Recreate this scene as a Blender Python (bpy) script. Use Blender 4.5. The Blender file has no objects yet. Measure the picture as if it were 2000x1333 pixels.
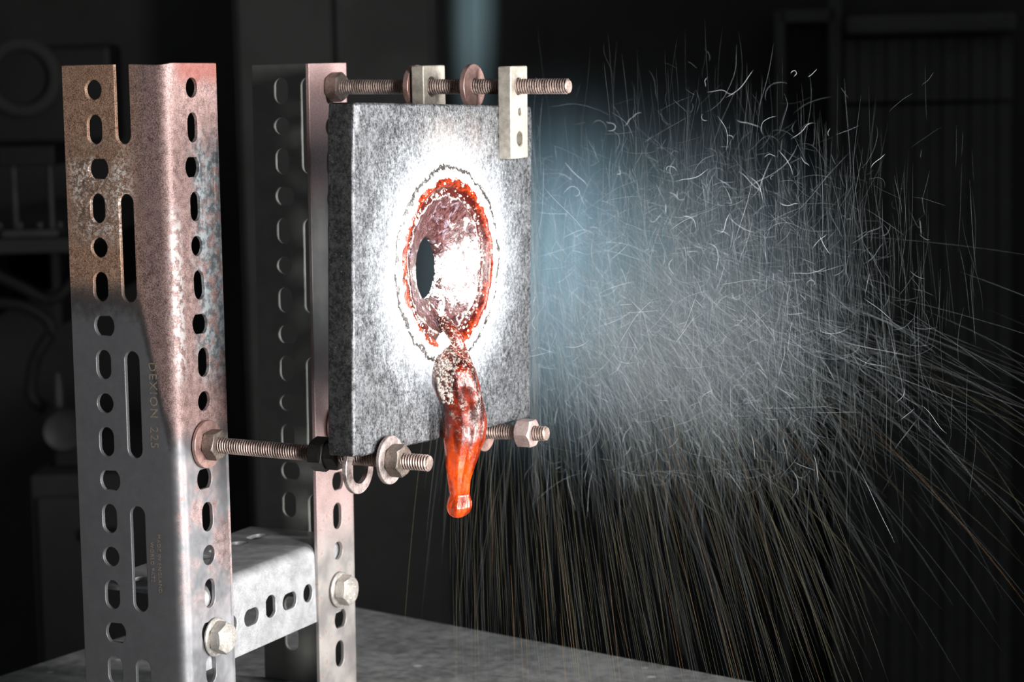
import bpy, math, random
import numpy as np
from mathutils import Vector, Matrix, noise as mnoise
from mathutils.geometry import delaunay_2d_cdt

scn = bpy.context.scene
COL = scn.collection
random.seed(7)
rng = np.random.default_rng(11)
MM = 0.001
BENCH = 345.0            # bench top lies 345 mm under the tops of the uprights
TABLE_Z = 0.90           # height of the bench top over the floor, metres


def W(x, y, z):
    """millimetres of the rig (X rod direction, Y away, Z up from upright tops) to metres of the room"""
    return Vector((x * MM, y * MM, (z + BENCH) * MM + TABLE_Z))


# ------------------------------------------------------------------ camera
AZ, PITCH, ROLL = math.radians(62.308), math.radians(6.71), math.radians(-1.288)
FPX = 4638.1
tocam = Vector((math.cos(AZ) * math.cos(PITCH), -math.sin(AZ) * math.cos(PITCH), math.sin(PITCH)))
CAM = Vector((150.0, 60.0, -133.694)) + tocam * 1121.373          # mm
fw = -tocam
rt = fw.cross(Vector((0, 0, 1))).normalized()
up = rt.cross(fw)
RT = rt * math.cos(ROLL) + up * math.sin(ROLL)
UP = -rt * math.sin(ROLL) + up * math.cos(ROLL)
cam_data = bpy.data.cameras.new('camera')
cam = bpy.data.objects.new('camera', cam_data)
COL.objects.link(cam)
m = Matrix((RT, UP, -fw)).transposed().to_4x4()
m.translation = W(*CAM)
cam.matrix_world = m
cam_data.sensor_width = 36.0
cam_data.lens = FPX / 2000.0 * 36.0
cam_data.clip_start = 0.02
cam_data.dof.use_dof = True
cam_data.dof.focus_distance = 1.15
cam_data.dof.aperture_fstop = 14.0
scn.camera = cam


def ray(u, v):
    return fw + RT * ((u - 1000.0) / FPX) + UP * ((666.5 - v) / FPX)


def on_x(u, v, x):
    d = ray(u, v)
    return CAM + d * ((x - CAM.x) / d.x)


def on_y(u, v, y):
    d = ray(u, v)
    return CAM + d * ((y - CAM.y) / d.y)


def at_depth(u, v, dist):
    return CAM + ray(u, v) * dist


# ------------------------------------------------------------------ world, lamps, exposure
world = bpy.data.worlds.new('world')
scn.world = world
world.use_nodes = True
world.node_tree.nodes['Background'].inputs[0].default_value = (0.92, 0.97, 1.0, 1)
world.node_tree.nodes['Background'].inputs[1].default_value = 0.07


def area_lamp(name, pos, target, sx, sy, power, col):
    l = bpy.data.lights.new(name, 'AREA')
    l.shape = 'RECTANGLE'
    l.size, l.size_y = sx, sy
    l.energy = power
    l.color = col
    l.spread = math.radians(70)
    o = bpy.data.objects.new(name, l)
    COL.objects.link(o)
    o.location = W(*pos)
    d = (W(*target) - W(*pos)).normalized()
    o.rotation_euler = d.to_track_quat('-Z', 'Y').to_euler()
    return o


A1 = math.radians(25)
area_lamp('key_softbox', (math.cos(A1) * 760, 70 - math.sin(A1) * 760, -95), (0, 70, -105), 0.12, 0.47, 1.8, (1.0, 0.985, 0.97))
area_lamp('side_softbox', (850, 330, -95), (60, 110, -105), 0.12, 0.50, 2.5, (1.0, 0.97, 0.95))

scn.cycles.max_bounces = 5
scn.cycles.diffuse_bounces = 2
scn.cycles.glossy_bounces = 3
scn.cycles.volume_bounces = 0
scn.view_settings.view_transform = 'Standard'
scn.view_settings.look = 'None'
scn.view_settings.exposure = 0.0
scn.view_settings.gamma = 1.0
scn.view_settings.use_curve_mapping = False


# ------------------------------------------------------------------ node helper
def hexc(h):
    h = h.lstrip('#')
    out = []
    for i in (0, 2, 4):
        c = int(h[i:i + 2], 16) / 255.0
        out.append(c / 12.92 if c <= 0.04045 else ((c + 0.055) / 1.055) ** 2.4)
    return (*out, 1.0)


class G:
    """small builder of shader graphs"""

    def __init__(self, name):
        self.mat = bpy.data.materials.new(name)
        self.mat.use_nodes = True
        self.t = self.mat.node_tree
        self.t.nodes.clear()
        self.out = self.t.nodes.new('ShaderNodeOutputMaterial')
        tc = self.t.nodes.new('ShaderNodeTexCoord')
        vm = self.t.nodes.new('ShaderNodeVectorMath')
        vm.operation = 'SCALE'
        vm.inputs['Scale'].default_value = 1000.0
        self.t.links.new(tc.outputs['Object'], vm.inputs[0])
        self.P = vm.outputs[0]                       # object space in millimetres
        s = self.t.nodes.new('ShaderNodeSeparateXYZ')
        self.t.links.new(self.P, s.inputs[0])
        self.x, self.y, self.z = s.outputs

    def put(self, sock, v):
        if hasattr(v, 'is_linked') or isinstance(v, bpy.types.NodeSocket):
            self.t.links.new(v, sock)
        elif isinstance(v, str):
            sock.default_value = hexc(v)
        elif isinstance(v, (tuple, list)) and len(v) == 3 and sock.type == 'RGBA':
            sock.default_value = (*v, 1)
        else:
            sock.default_value = v

    def m(self, op, a, b=0.0, c=0.0):
        n = self.t.nodes.new('ShaderNodeMath')
        n.operation = op
        for i, v in enumerate((a, b, c)):
            self.put(n.inputs[i], v)
        return n.outputs[0]

    def add(self, a, b): return self.m('ADD', a, b)
    def sub(self, a, b): return self.m('SUBTRACT', a, b)
    def mul(self, a, b): return self.m('MULTIPLY', a, b)
    def inv(self, a): return self.m('SUBTRACT', 1.0, a)

    def sm(self, v, a, b, lo=0.0, hi=1.0):
        n = self.t.nodes.new('ShaderNodeMapRange')
        n.interpolation_type = 'SMOOTHSTEP'
        self.put(n.inputs['Value'], v)
        self.put(n.inputs['From Min'], a)
        self.put(n.inputs['From Max'], b)
        n.inputs['To Min'].default_value = lo
        n.inputs['To Max'].default_value = hi
        return n.outputs[0]

    def band(self, v, a, b, w):
        return self.mul(self.sm(v, a - w, a + w), self.inv(self.sm(v, b - w, b + w)))

    def vec(self, sx=1, sy=1, sz=1, off=(0, 0, 0)):
        n = self.t.nodes.new('ShaderNodeMapping')
        self.put(n.inputs['Vector'], self.P)
        n.inputs['Scale'].default_value = (sx, sy, sz)
        n.inputs['Location'].default_value = off
        return n.outputs[0]

    def noise(self, size, detail=4.0, rough=0.6, vec=None, dist=0.0):
        n = self.t.nodes.new('ShaderNodeTexNoise')
        self.put(n.inputs['Vector'], vec if vec is not None else self.P)
        n.inputs['Scale'].default_value = 1.0 / size
        n.inputs['Detail'].default_value = detail
        n.inputs['Roughness'].default_value = rough
        n.inputs['Distortion'].default_value = dist
        return n.outputs[0]

    def voro(self, size, vec=None, feat='F1'):
        n = self.t.nodes.new('ShaderNodeTexVoronoi')
        n.feature = feat
        self.put(n.inputs['Vector'], vec if vec is not None else self.P)
        n.inputs['Scale'].default_value = 1.0 / size
        return n.outputs['Distance']

    def mix(self, f, a, b):
        n = self.t.nodes.new('ShaderNodeMix')
        n.data_type = 'RGBA'
        self.put(n.inputs[0], f)
        self.put(n.inputs[6], a)
        self.put(n.inputs[7], b)
        return n.outputs[2]

    def tint(self, col, f):
        """multiply a colour by a grey value"""
        n = self.t.nodes.new('ShaderNodeMix')
        n.data_type = 'RGBA'
        n.blend_type = 'MULTIPLY'
        n.inputs[0].default_value = 1.0
        self.put(n.inputs[6], col)
        c = self.t.nodes.new('ShaderNodeCombineColor')
        for i in range(3):
            self.put(c.inputs[i], f)
        self.t.links.new(c.outputs[0], n.inputs[7])
        return n.outputs[2]

    def bump(self, h, strength=0.3, dist=0.0003):
        n = self.t.nodes.new('ShaderNodeBump')
        n.inputs['Strength'].default_value = strength
        n.inputs['Distance'].default_value = dist
        self.put(n.inputs['Height'], h)
        return n.outputs[0]

    def bsdf(self, col, rough=0.5, metal=0.0, normal=None, emit=None, emit_s=0.0, spec=0.5, coat=0.0):
        n = self.t.nodes.new('ShaderNodeBsdfPrincipled')
        self.put(n.inputs['Base Color'], col)
        self.put(n.inputs['Roughness'], rough)
        self.put(n.inputs['Metallic'], metal)
        self.put(n.inputs['Specular IOR Level'], spec)
        n.inputs['Coat Weight'].default_value = coat
        if normal is not None:
            self.put(n.inputs['Normal'], normal)
        if emit is not None:
            self.put(n.inputs['Emission Color'], emit)
            self.put(n.inputs['Emission Strength'], emit_s)
        self.t.links.new(n.outputs[0], self.out.inputs[0])
        return self.mat


# ------------------------------------------------------------------ object helpers
ORG = {}


def tag(o, label=None, cat=None, group=None, kind=None):
    for k, v in (('label', label), ('category', cat), ('group', group), ('kind', kind)):
        if v:
            o[k] = v
    return o


def thing(name, origin, label, cat, group=None, rot=(0, 0, 0)):
    o = bpy.data.objects.new(name, None)
    o.empty_display_size = 0.02
    COL.objects.link(o)
    o.location = W(*origin)
    o.rotation_euler = rot
    ORG[o] = Vector(origin)
    return tag(o, label, cat, group)


def obj(name, verts, faces, mat, parent=None, origin=None, smooth=30, rot=(0, 0, 0), local=False):
    """one mesh object; verts in rig millimetres (or already relative to the origin when local)"""
    if parent is not None:
        org = ORG[parent]
    else:
        org = Vector(origin)
    v = np.asarray(verts, dtype=float).reshape(-1, 3)
    if not local:
        v = v - np.array(org)
    me = bpy.data.meshes.new(name)
    me.from_pydata((v * MM).tolist(), [], [list(map(int, f)) for f in faces])
    me.validate()
    if smooth is None:
        pass
    else:
        me.shade_smooth()
        me.set_sharp_from_angle(angle=math.radians(smooth))
    if isinstance(mat, (list, tuple)):
        for q in mat:
            me.materials.append(q)
    else:
        me.materials.append(mat)
    o = bpy.data.objects.new(name, me)
    COL.objects.link(o)
    if parent is not None:
        o.parent = parent
    else:
        o.location = W(*org)
        o.rotation_euler = rot
    ORG[o] = org
    return o


def bevel(o, w, seg=2, angle=35):
    b = o.modifiers.new('edge_bevel', 'BEVEL')
    b.width = w * MM
    b.segments = seg
    b.limit_method = 'ANGLE'
    b.angle_limit = math.radians(angle)
    b.use_clamp_overlap = True
    return o


def box(x0, x1, y0, y1, z0, z1):
    v = [(x, y, z) for x in (x0, x1) for y in (y0, y1) for z in (z0, z1)]
    f = [(0, 1, 3, 2), (4, 6, 7, 5), (0, 4, 5, 1), (2, 3, 7, 6), (0, 2, 6, 4), (1, 5, 7, 3)]
    return v, f


def merge(*parts):
    V, F = [], []
    for v, f in parts:
        n = len(V)
        V += [tuple(q) for q in v]
        F += [tuple(i + n for i in q) for q in f]
    return V, F


def grid_faces(rows, cols, closed=True):
    F = []
    for i in range(rows - 1):
        for j in range(cols if closed else cols - 1):
            k = (j + 1) % cols
            F.append((i * cols + j, i * cols + k, (i + 1) * cols + k, (i + 1) * cols + j))
    return F


def lathe_x(profile, cx, cy, cz, n=40, closed_profile=False):
    """turn (x, r) pairs round an axis parallel to X"""
    V = []
    for x, r in profile:
        for j in range(n):
            a = 2 * math.pi * j / n
            V.append((cx + x, cy + r * math.cos(a), cz + r * math.sin(a)))
    F = grid_faces(len(profile), n)
    L = len(profile)
    if closed_profile:
        for j in range(n):
            k = (j + 1) % n
            F.append(((L - 1) * n + j, (L - 1) * n + k, k, j))
    else:
        if profile[0][1] > 1e-6:
            F.append(tuple(reversed(range(n))))
        if profile[-1][1] > 1e-6:
            F.append(tuple(range((L - 1) * n, L * n)))
    return V, F


def tube(pts, rads, n=8, cap=True):
    pts = [Vector(p) for p in pts]
    V = []
    ref = Vector((0.31, 0.2, 0.93))
    for i, p in enumerate(pts):
        t = (pts[min(i + 1, len(pts) - 1)] - pts[max(i - 1, 0)]).normalized()
        a = t.cross(ref)
        if a.length < 1e-3:
            a = t.cross(Vector((1, 0, 0)))
        a.normalize()
        b = t.cross(a)
        r = rads[i] if hasattr(rads, '__len__') else rads
        for j in range(n):
            q = 2 * math.pi * j / n
            V.append(tuple(p + a * (r * math.cos(q)) + b * (r * math.sin(q))))
    F = grid_faces(len(pts), n)
    if cap:
        F.append(tuple(reversed(range(n))))
        F.append(tuple(range((len(pts) - 1) * n, len(pts) * n)))
    return V, F


def inside(poly, x, y):
    c = False
    j = len(poly) - 1
    for i in range(len(poly)):
        xi, yi = poly[i]
        xj, yj = poly[j]
        if (yi > y) != (yj > y) and x < (xj - xi) * (y - yi) / (yj - yi) + xi:
            c = not c
        j = i
    return c


def sheet(outline, holes, lines, extra, fmap):
    """flat sheet with holes -> solid; fmap(u, v, side) gives the 3D point of the outer (1) or inner (0) face"""
    verts, edges = [], []

    def loop(poly):
        n0 = len(verts)
        verts.extend(Vector(p) for p in poly)
        edges.extend((n0 + i, n0 + (i + 1) % len(poly)) for i in range(len(poly)))
    loop(outline)
    for h in holes:
        loop(h)
    for a, b in lines:
        n0 = len(verts)
        verts.extend((Vector(a), Vector(b)))
        edges.append((n0, n0 + 1))
    ep = np.array([p for h in holes for p in h] + list(outline))
    for p in extra:
        if not any(inside(h, *p) for h in holes) and np.min((ep[:, 0] - p[0]) ** 2 + (ep[:, 1] - p[1]) ** 2) > 6.0:
            verts.append(Vector(p))
    v2, e2, f2, *_ = delaunay_2d_cdt(verts, edges, [], 0, 1e-4)
    bb = [(min(p[0] for p in h), max(p[0] for p in h), min(p[1] for p in h), max(p[1] for p in h)) for h in holes]
    keep = []
    for f in f2:
        cx = sum(v2[i].x for i in f) / 3
        cy = sum(v2[i].y for i in f) / 3
        if not inside(outline, cx, cy):
            continue
        if any(b[0] < cx < b[1] and b[2] < cy < b[3] and inside(h, cx, cy) for h, b in zip(holes, bb)):
            continue
        keep.append(tuple(f))
    used = sorted({i for f in keep for i in f})
    rem = {i: k for k, i in enumerate(used)}
    keep = [tuple(rem[i] for i in f) for f in keep]
    n = len(used)
    V = [fmap(v2[i].x, v2[i].y, 1) for i in used] + [fmap(v2[i].x, v2[i].y, 0) for i in used]
    cnt = {}
    for f in keep:
        for k in range(3):
            a, b = f[k], f[(k + 1) % 3]
            cnt.setdefault((min(a, b), max(a, b)), []).append((a, b))
    F = list(keep) + [tuple(i + n for i in reversed(f)) for f in keep]
    for k, l in cnt.items():
        if len(l) == 1:
            a, b = l[0]
            F.append((b, a, a + n, b + n))
    return V, F


def hole_round(u, v, d, n=20):
    return [(u + d / 2 * math.cos(2 * math.pi * i / n), v + d / 2 * math.sin(2 * math.pi * i / n)) for i in range(n)]


def hole_slot(u, v, w, h, n=9):
    """upright obround"""
    r = w / 2
    s = h / 2 - r
    p = [(u + r * math.cos(math.pi * i / n), v + s + r * math.sin(math.pi * i / n)) for i in range(n + 1)]
    p += [(u - r * math.cos(math.pi * i / n), v - s - r * math.sin(math.pi * i / n)) for i in range(n + 1)]
    return p


def hole_wide(u, v, w, h, n=8):
    """round hole with flat top and bottom"""
    r = w / 2
    a0 = math.asin(min(1, h / w))
    p = []
    for i in range(n + 1):
        a = -a0 + 2 * a0 * i / n
        p.append((u + r * math.cos(a), v + r * math.sin(a)))
    for i in range(n + 1):
        a = math.pi - a0 + 2 * a0 * i / n
        p.append((u + r * math.cos(a), v + r * math.sin(a)))
    return p


def text_mesh(name, body, size, extrude=0.06):
    c = bpy.data.curves.new(name, 'FONT')
    c.body = body
    c.size = size * MM
    c.extrude = extrude * MM
    c.space_character = 1.15
    c.resolution_u = 2
    o = bpy.data.objects.new(name + '_tmp', c)
    COL.objects.link(o)
    bpy.context.view_layer.update()
    dg = bpy.context.evaluated_depsgraph_get()
    me = bpy.data.meshes.new_from_object(o.evaluated_get(dg))
    bpy.data.objects.remove(o)
    bpy.data.curves.remove(c)
    return me


# ------------------------------------------------------------------ materials
def mat_near_upright():
    g = G('scorched_galvanised_steel')
    zz = g.sub(g.z, BENCH)
    nb = g.noise(14, 3)
    fine = g.noise(0.55, 3, 0.75)
    med = g.noise(4.0, 5, 0.7)
    big = g.noise(22, 3, 0.6)
    narrow = g.sm(g.x, -5.5, -0.4)
    # fresh zinc: cool grey
    zinc = g.mix(g.sm(big, 0.35, 0.65), '#77787b', '#97979a')
    zinc = g.mix(narrow, g.mix(big, '#6c6c6f', '#7c7c7f'), zinc)  # same zinc, darker on the wide flange: its weaker light is painted in
    # brown oxide grain on the wide flange, mauve towards the fold
    brown = g.mix(g.sm(g.add(g.mul(fine, 0.75), g.mul(med, 0.25)), 0.38, 0.62), '#5d4536', '#c09a82')
    mauve = g.mix(g.sm(g.add(g.mul(fine, 0.75), g.mul(med, 0.25)), 0.38, 0.62), '#4f3d3b', '#ad918c')
    oxide = g.mix(g.sm(g.add(g.x, g.mul(nb, 8)), -24, -8), brown, mauve)
    # pale burnt specks on the wide flange
    sp = g.mul(g.sm(g.noise(1.5, 4, 0.75), 0.47, 0.57),
               g.mul(g.band(zz, -82, -40, 10), g.mul(g.band(g.x, -58, -22, 6), g.sm(big, 0.34, 0.58))))
    oxide = g.mix(g.mul(sp, 0.9), oxide, '#f4ebe5')
    dk = g.mul(g.sm(g.noise(2.0, 4, 0.75), 0.47, 0.60),
               g.mul(g.band(zz, -86, -38, 10), g.mul(g.band(g.x, -60, -34, 7), 0.75)))
    oxide = g.mix(dk, oxide, '#423a37')
    # sooty dark band where the oxide ends
    bnd = g.add(g.sub(-104.0, g.mul(g.sm(g.x, -24, -3), 66)), g.mul(nb, -10))
    bnd = g.add(bnd, g.mul(g.sub(med, 0.5), 14))
    hz = g.sm(g.sub(zz, bnd), -13, 11)
    soot = g.mul(g.band(g.sub(zz, bnd), -11, 2, 5), 0.62)
    wide = g.mix(hz, zinc, oxide)
    wide = g.mix(soot, wide, '#2b2827')
    # narrow flange: red at the top rim, bare blue-grey flakes in the middle, pink below
    flake = g.mul(g.sm(g.noise(7.0, 6, 0.72), 0.42, 0.52), g.mul(g.band(zz, -152, -38, 12), g.sm(g.add(g.y, g.mul(g.sub(big, 0.5), 16)), 12, 24)))
    flk = g.mix(g.sm(med, 0.4, 0.6), '#5a6468', '#aab4b8')
    pink = g.mix(g.sm(g.add(g.mul(fine, 0.6), g.mul(med, 0.4)), 0.38, 0.62), '#6a5451', '#bd9e99')
    pinkz = g.add(g.mul(g.sm(zz, -186, -172), 1.0), g.mul(g.mul(g.band(zz, -262, -196, 14), g.sm(big, 0.42, 0.62)), 0.75))
    nar = g.mix(pinkz, zinc, pink)
    nar = g.mix(g.mul(flake, 0.9), nar, flk)
    red = g.mul(g.sm(g.add(zz, g.mul(nb, 9)), -9, 1), g.sm(g.y, 2, 14))
    nar = g.mix(g.mul(red, 0.7), nar, '#8f473c')
    rustm = g.mul(g.sm(g.noise(3.2, 4, 0.7), 0.60, 0.68), g.mul(g.band(zz, -225, -200, 8), 0.8))
    nar = g.mix(rustm, nar, '#b4695a')
    # pale patchy strip along the fold
    strip = g.mul(g.mul(g.band(g.y, 0.2, 7.0, 2.0), g.band(zz, -150, -72, 10)), g.sm(g.noise(3.5, 5, 0.7), 0.44, 0.56))
    nar = g.mix(g.mul(strip, 0.8), nar, '#d9d4d2')
    col = g.mix(narrow, wide, nar)
    rough = g.add(g.sm(med, 0.3, 0.7, 0.40, 0.56), g.mul(hz, 0.06))
    metal = g.sub(0.55, g.mul(hz, 0.33))
    return g.bsdf(col, rough, metal, g.bump(g.add(fine, g.mul(med, 0.7)), 0.35, 0.00012))


def mat_far_upright():
    g = G('pink_tinted_slotted_steel')
    zz = g.sub(g.z, BENCH)
    fine = g.noise(0.6, 3, 0.7)
    big = g.noise(20, 3)
    narrow = g.sm(g.x, -4.0, -0.6)
    grey = g.mix(g.sm(big, 0.35, 0.65), '#8d8987', '#aaa5a1')
    pink = g.mix(g.sm(fine, 0.3, 0.7), '#b28f8d', '#d9bcb9')
    pk = g.add(g.sm(g.add(zz, g.mul(big, 20)), -75, -50), g.mul(g.band(zz, -250, -150, 22), 0.75))
    nar = g.mix(pk, grey, pink)
    rust = g.mul(g.sm(g.noise(5.0, 5, 0.75), 0.58, 0.68), g.sm(zz, -215, -245))
    nar = g.mix(g.mul(rust, 0.7), nar, '#a06d56')
    plate_shade = g.mul(g.band(zz, -165, -50, 12), 0.35)  # plate's cast shadow put into the narrow flange's colour
    nar = g.mix(plate_shade, nar, '#6d6462')
    wide = g.mix(g.sm(big, 0.3, 0.7), '#7c7c79', '#8d8d89')
    col = g.mix(narrow, wide, nar)
    return g.bsdf(col, g.sm(big, 0.3, 0.7, 0.45, 0.6), 0.45, g.bump(fine, 0.25, 0.0001))


def mat_galv(name, a, b, rough=0.42, metal=0.55, size=9):
    g = G(name)
    n = g.noise(size, 5, 0.65)
    fine = g.noise(0.8, 3, 0.7)
    sp = g.sm(g.noise(2.2, 4, 0.8), 0.62, 0.72)
    col = g.mix(g.sm(n, 0.3, 0.7), a, b)
    col = g.mix(g.mul(sp, 0.35), col, '#5b5450')
    return g.bsdf(col, g.sm(fine, 0.3, 0.7, rough - 0.08, rough + 0.12), metal, g.bump(g.add(fine, n), 0.25, 0.00012))


def mat_rod(name, a, b):
    g = G(name)
    n = g.noise(6, 4, 0.65)
    fine = g.noise(0.7, 3, 0.7)
    col = g.mix(g.sm(g.add(g.mul(n, 0.6), g.mul(fine, 0.4)), 0.38, 0.62), a, b)
    return g.bsdf(col, g.sm(fine, 0.3, 0.7, 0.36, 0.55), 0.55, g.bump(fine, 0.2, 0.0001))


def mat_plate():
    """object origin: middle of the front face; hot round the crater"""
    g = G('hot_mill_scale_steel')
    fine = g.noise(0.9, 4, 0.8)
    med = g.noise(2.6, 5, 0.78)
    big = g.noise(30, 3)
    hair = g.noise(1.6, 3, 0.75, g.vec(1, 1.5, 0.6), 1.5)
    blot = g.noise(11, 4, 0.7)
    k = g.add(g.add(g.mul(med, 0.42), g.mul(g.sub(blot, 0.5), 0.22)), g.add(g.mul(fine, 0.36), g.mul(hair, 0.22)))
    col = g.mix(g.sm(k, 0.40, 0.62), '#131519', '#84878a')
    front = g.sm(g.x, -1.6, -0.4)
    warm = g.mul(g.band(g.z, 52, 74, 10), g.mul(g.band(g.y, -22, 34, 16), g.sm(big, 0.25, 0.55)))
    col = g.mix(g.mul(warm, 0.62), col, '#82766e')
    side = g.mix(g.sm(k, 0.42, 0.60), '#232425', '#4b4a4a')
    side = g.mix(g.sm(g.noise(1.0, 2, 0.9), 0.70, 0.78), side, '#cfcfcf')
    col = g.mix(front, side, col)
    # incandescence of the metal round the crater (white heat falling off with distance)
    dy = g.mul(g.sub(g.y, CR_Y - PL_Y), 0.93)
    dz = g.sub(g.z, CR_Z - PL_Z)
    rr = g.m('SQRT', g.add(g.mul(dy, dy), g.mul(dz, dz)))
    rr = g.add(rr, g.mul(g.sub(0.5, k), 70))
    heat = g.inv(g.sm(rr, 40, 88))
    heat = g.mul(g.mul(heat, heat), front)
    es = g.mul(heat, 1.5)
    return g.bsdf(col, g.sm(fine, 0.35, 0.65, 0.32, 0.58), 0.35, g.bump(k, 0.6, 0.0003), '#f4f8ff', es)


def mat_crater():
    g = G('molten_crater_glass')
    dy = g.mul(g.y, 0.93)
    rr0 = g.m('SQRT', g.add(g.mul(dy, dy), g.mul(g.z, g.z)))
    n1 = g.noise(7, 5, 0.7)
    n2 = g.noise(2.2, 4, 0.75)
    n3 = g.noise(13, 3, 0.6, g.vec(1, 1, 1, (40, 3, 9)))
    rr = g.add(rr0, g.add(g.mul(g.sub(n1, 0.5), 5.0), g.mul(g.sub(n3, 0.5), 7.0)))
    spk = g.sm(g.voro(2.6), 0.36, 0.24)
    # hot inner wall: white flood with brown scabs; upper wall cooler
    wallhot = g.sm(g.add(g.mul(g.sub(n3, 0.5), 3.0), g.add(g.mul(g.sub(n1, 0.5), 4.6), g.add(g.mul(g.y, 0.022), g.sub(0.30, g.mul(g.m('ABSOLUTE', g.add(g.z, 6.0)), 0.034))))), -0.08, 0.10)
    wall = g.mix(g.sm(n2, 0.4, 0.62), '#33191a', '#6a4442')
    streak = g.sm(g.noise(5, 4, 0.7, g.vec(0.25, 0.6, 1.0), 1.0), 0.52, 0.66)
    wall = g.mix(g.mul(streak, 0.6), wall, '#a99aa8')
    hotcol = '#fffaf2'
    # bands from the rim inwards
    bead = g.band(rr, 33.5, 38.2, 0.6)
    redb = g.band(rr, 38.0, 42.0, 0.6)
    whitel = g.band(rr, 32.6, 33.6, 0.5)
    crust = g.sm(rr, 41.6, 42.6)
    red = g.mix(g.sm(n2, 0.36, 0.64), '#4e0f04', '#a8360f')
    col = g.mix(bead, wall, g.mix(n2, '#2b0806', '#5b1a10'))
    col = g.mix(redb, col, red)
    scar = g.mul(crust, g.mul(g.band(g.add(rr, g.mul(g.sub(n2, 0.5), 5)), 45.8, 48.0, 0.7), g.sm(n1, 0.28, 0.46)))
    col = g.mix(crust, col, '#d9d9d9')
    col = g.mix(scar, col, '#3c3a39')
    scab = g.sm(g.noise(6.0, 5, 0.72, g.vec(1, 1, 0.8, (11, 5, 2)), 0.8), 0.515, 0.55)
    e_white = g.mul(g.mul(wallhot, g.inv(g.mul(scab, 0.96))), g.inv(g.sm(rr, 32, 34)))
    e_white = g.m('MAXIMUM', e_white, g.mul(g.mul(spk, g.sm(n1, 0.50, 0.56)), g.m('MAXIMUM', g.mul(bead, 1.0), g.mul(redb, g.sm(n3, 0.56, 0.6)))))
    e_white = g.m('MAXIMUM', e_white, g.mul(whitel, g.sm(n1, 0.40, 0.5)))
    e_white = g.m('MAXIMUM', e_white, g.mul(crust, g.mul(g.inv(scar), 0.95)))
    e_red = g.mul(redb, g.sm(n2, 0.35, 0.65, 0.10, 0.38))
    ecol = g.mix(e_white, g.mix(e_red, '#1a0805', '#c4400f'), hotcol)
    est = g.add(g.mul(e_white, 1.6), g.add(g.mul(e_red, 0.5), 0.15))
    return g.bsdf(col, 0.22, 0.0, g.bump(g.add(n2, n1), 0.5, 0.0006), ecol, est, 0.6)


def mat_drip():
    """object origin at the plate; z falls along the drip"""
    g = G('glowing_slag')
    n1 = g.noise(6, 5, 0.7, g.vec(1, 1, 0.35))
    n2 = g.noise(1.4, 4, 0.75)
    n3 = g.noise(10, 4, 0.65, g.vec(1, 1, 0.5, (3, 8, 1)))
    low = g.sm(g.add(g.z, g.mul(g.sub(n1, 0.5), 22)), -68, -98)       # 1 at the hot hanging end
    top = g.sm(g.add(g.z, g.mul(g.sub(n3, 0.5), 18)), -56, -44)
    dark = g.mix(g.sm(n1, 0.38, 0.62), '#2c0b06', '#7c2107')
    hot = g.mix(g.sm(n1, 0.40, 0.66), '#6a1800', '#c84a04')
    col = g.mix(low, dark, hot)
    ash = g.mul(g.mul(g.sm(g.noise(5, 5, 0.75), 0.50, 0.60), g.sm(n2, 0.42, 0.58)), g.mul(g.inv(low), g.sm(g.add(g.y, g.mul(n1, 10)), 10, 0)))
    col = g.mix(g.mul(ash, 0.8), col, '#a39a94')
    hotspot = g.mul(top, g.sm(n2, 0.53, 0.58))
    ecol = g.mix(g.mul(hotspot, 0.9), g.mix(low, '#7c1602', '#f04a00'), '#fff2e4')
    est = g.add(g.mul(low, g.sm(n1, 0.3, 0.65, 0.12, 0.62)), g.add(g.mul(hotspot, 1.1), g.mul(g.sm(n1, 0.42, 0.62), 0.22)))
    return g.bsdf(col, g.sm(n2, 0.3, 0.7, 0.16, 0.34), 0.0, g.bump(g.add(g.mul(n1, 1.2), g.mul(n2, 0.5)), 0.55, 0.0008), ecol, est, 0.7, 0.3)


def mat_plain(name, a, b=None, rough=0.6, metal=0.0, size=40):
    g = G(name)
    n = g.noise(size, 5, 0.6)
    col = g.mix(g.sm(n, 0.3, 0.7), a, b or a)
    return g.bsdf(col, rough, metal, g.bump(n, 0.1, 0.001))


def mat_emit(name, col, s):
    mt = bpy.data.materials.new(name)
    mt.use_nodes = True
    t = mt.node_tree
    t.nodes.clear()
    o = t.nodes.new('ShaderNodeOutputMaterial')
    e = t.nodes.new('ShaderNodeEmission')
    e.inputs[0].default_value = (*col, 1)
    e.inputs[1].default_value = s
    t.links.new(e.outputs[0], o.inputs[0])
    mt.cycles.emission_sampling = 'NONE'
    return mt


# plate and crater places (mm)
PL_X, PL_Y, PL_Z = 103.47, -4.24 + 175.68 / 2, -22.41 - 163.01 / 2
PL_S, PL_H, PL_T = 175.68, 163.01, 14.29
CR_Y, CR_Z = 83.0, -100.0
YF, HC = 167.23, 20.9
W_FL, N_FL, T_FL, PITCH_H = 61.8, 41.5, 2.2, 19.05

M_NEAR = mat_near_upright()
M_FAR = mat_far_upright()
M_CROSS = mat_galv('galvanised_crossbar_steel', '#a9aaac', '#c9cacc')
M_ROD = mat_rod('pinkish_threaded_steel', '#7d6d66', '#c4aea5')
M_NUT = mat_rod('bronzed_nut_steel', '#5c514a', '#94887e')
M_NUTP = mat_rod('pale_pink_nut_steel', '#b79c95', '#dcc6c0')
M_WASH = mat_rod('pink_washer_steel', '#8f716b', '#bd9a92')
M_WASHG = mat_rod('speckled_washer_steel', '#7d726f', '#c3b4b0')
M_BLACK = mat_rod('black_nut_steel', '#2c2a29', '#454240')  # near-black tone for the two nuts behind the plate corner
M_BAR = mat_galv('warm_grey_bar_steel', '#a39c91', '#cdc6b9', 0.5, 0.4, 5)
M_BOLT = mat_rod('bright_bolt_steel', '#a8a39d', '#d2cdc6')
M_PLATE = mat_plate()
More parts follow.
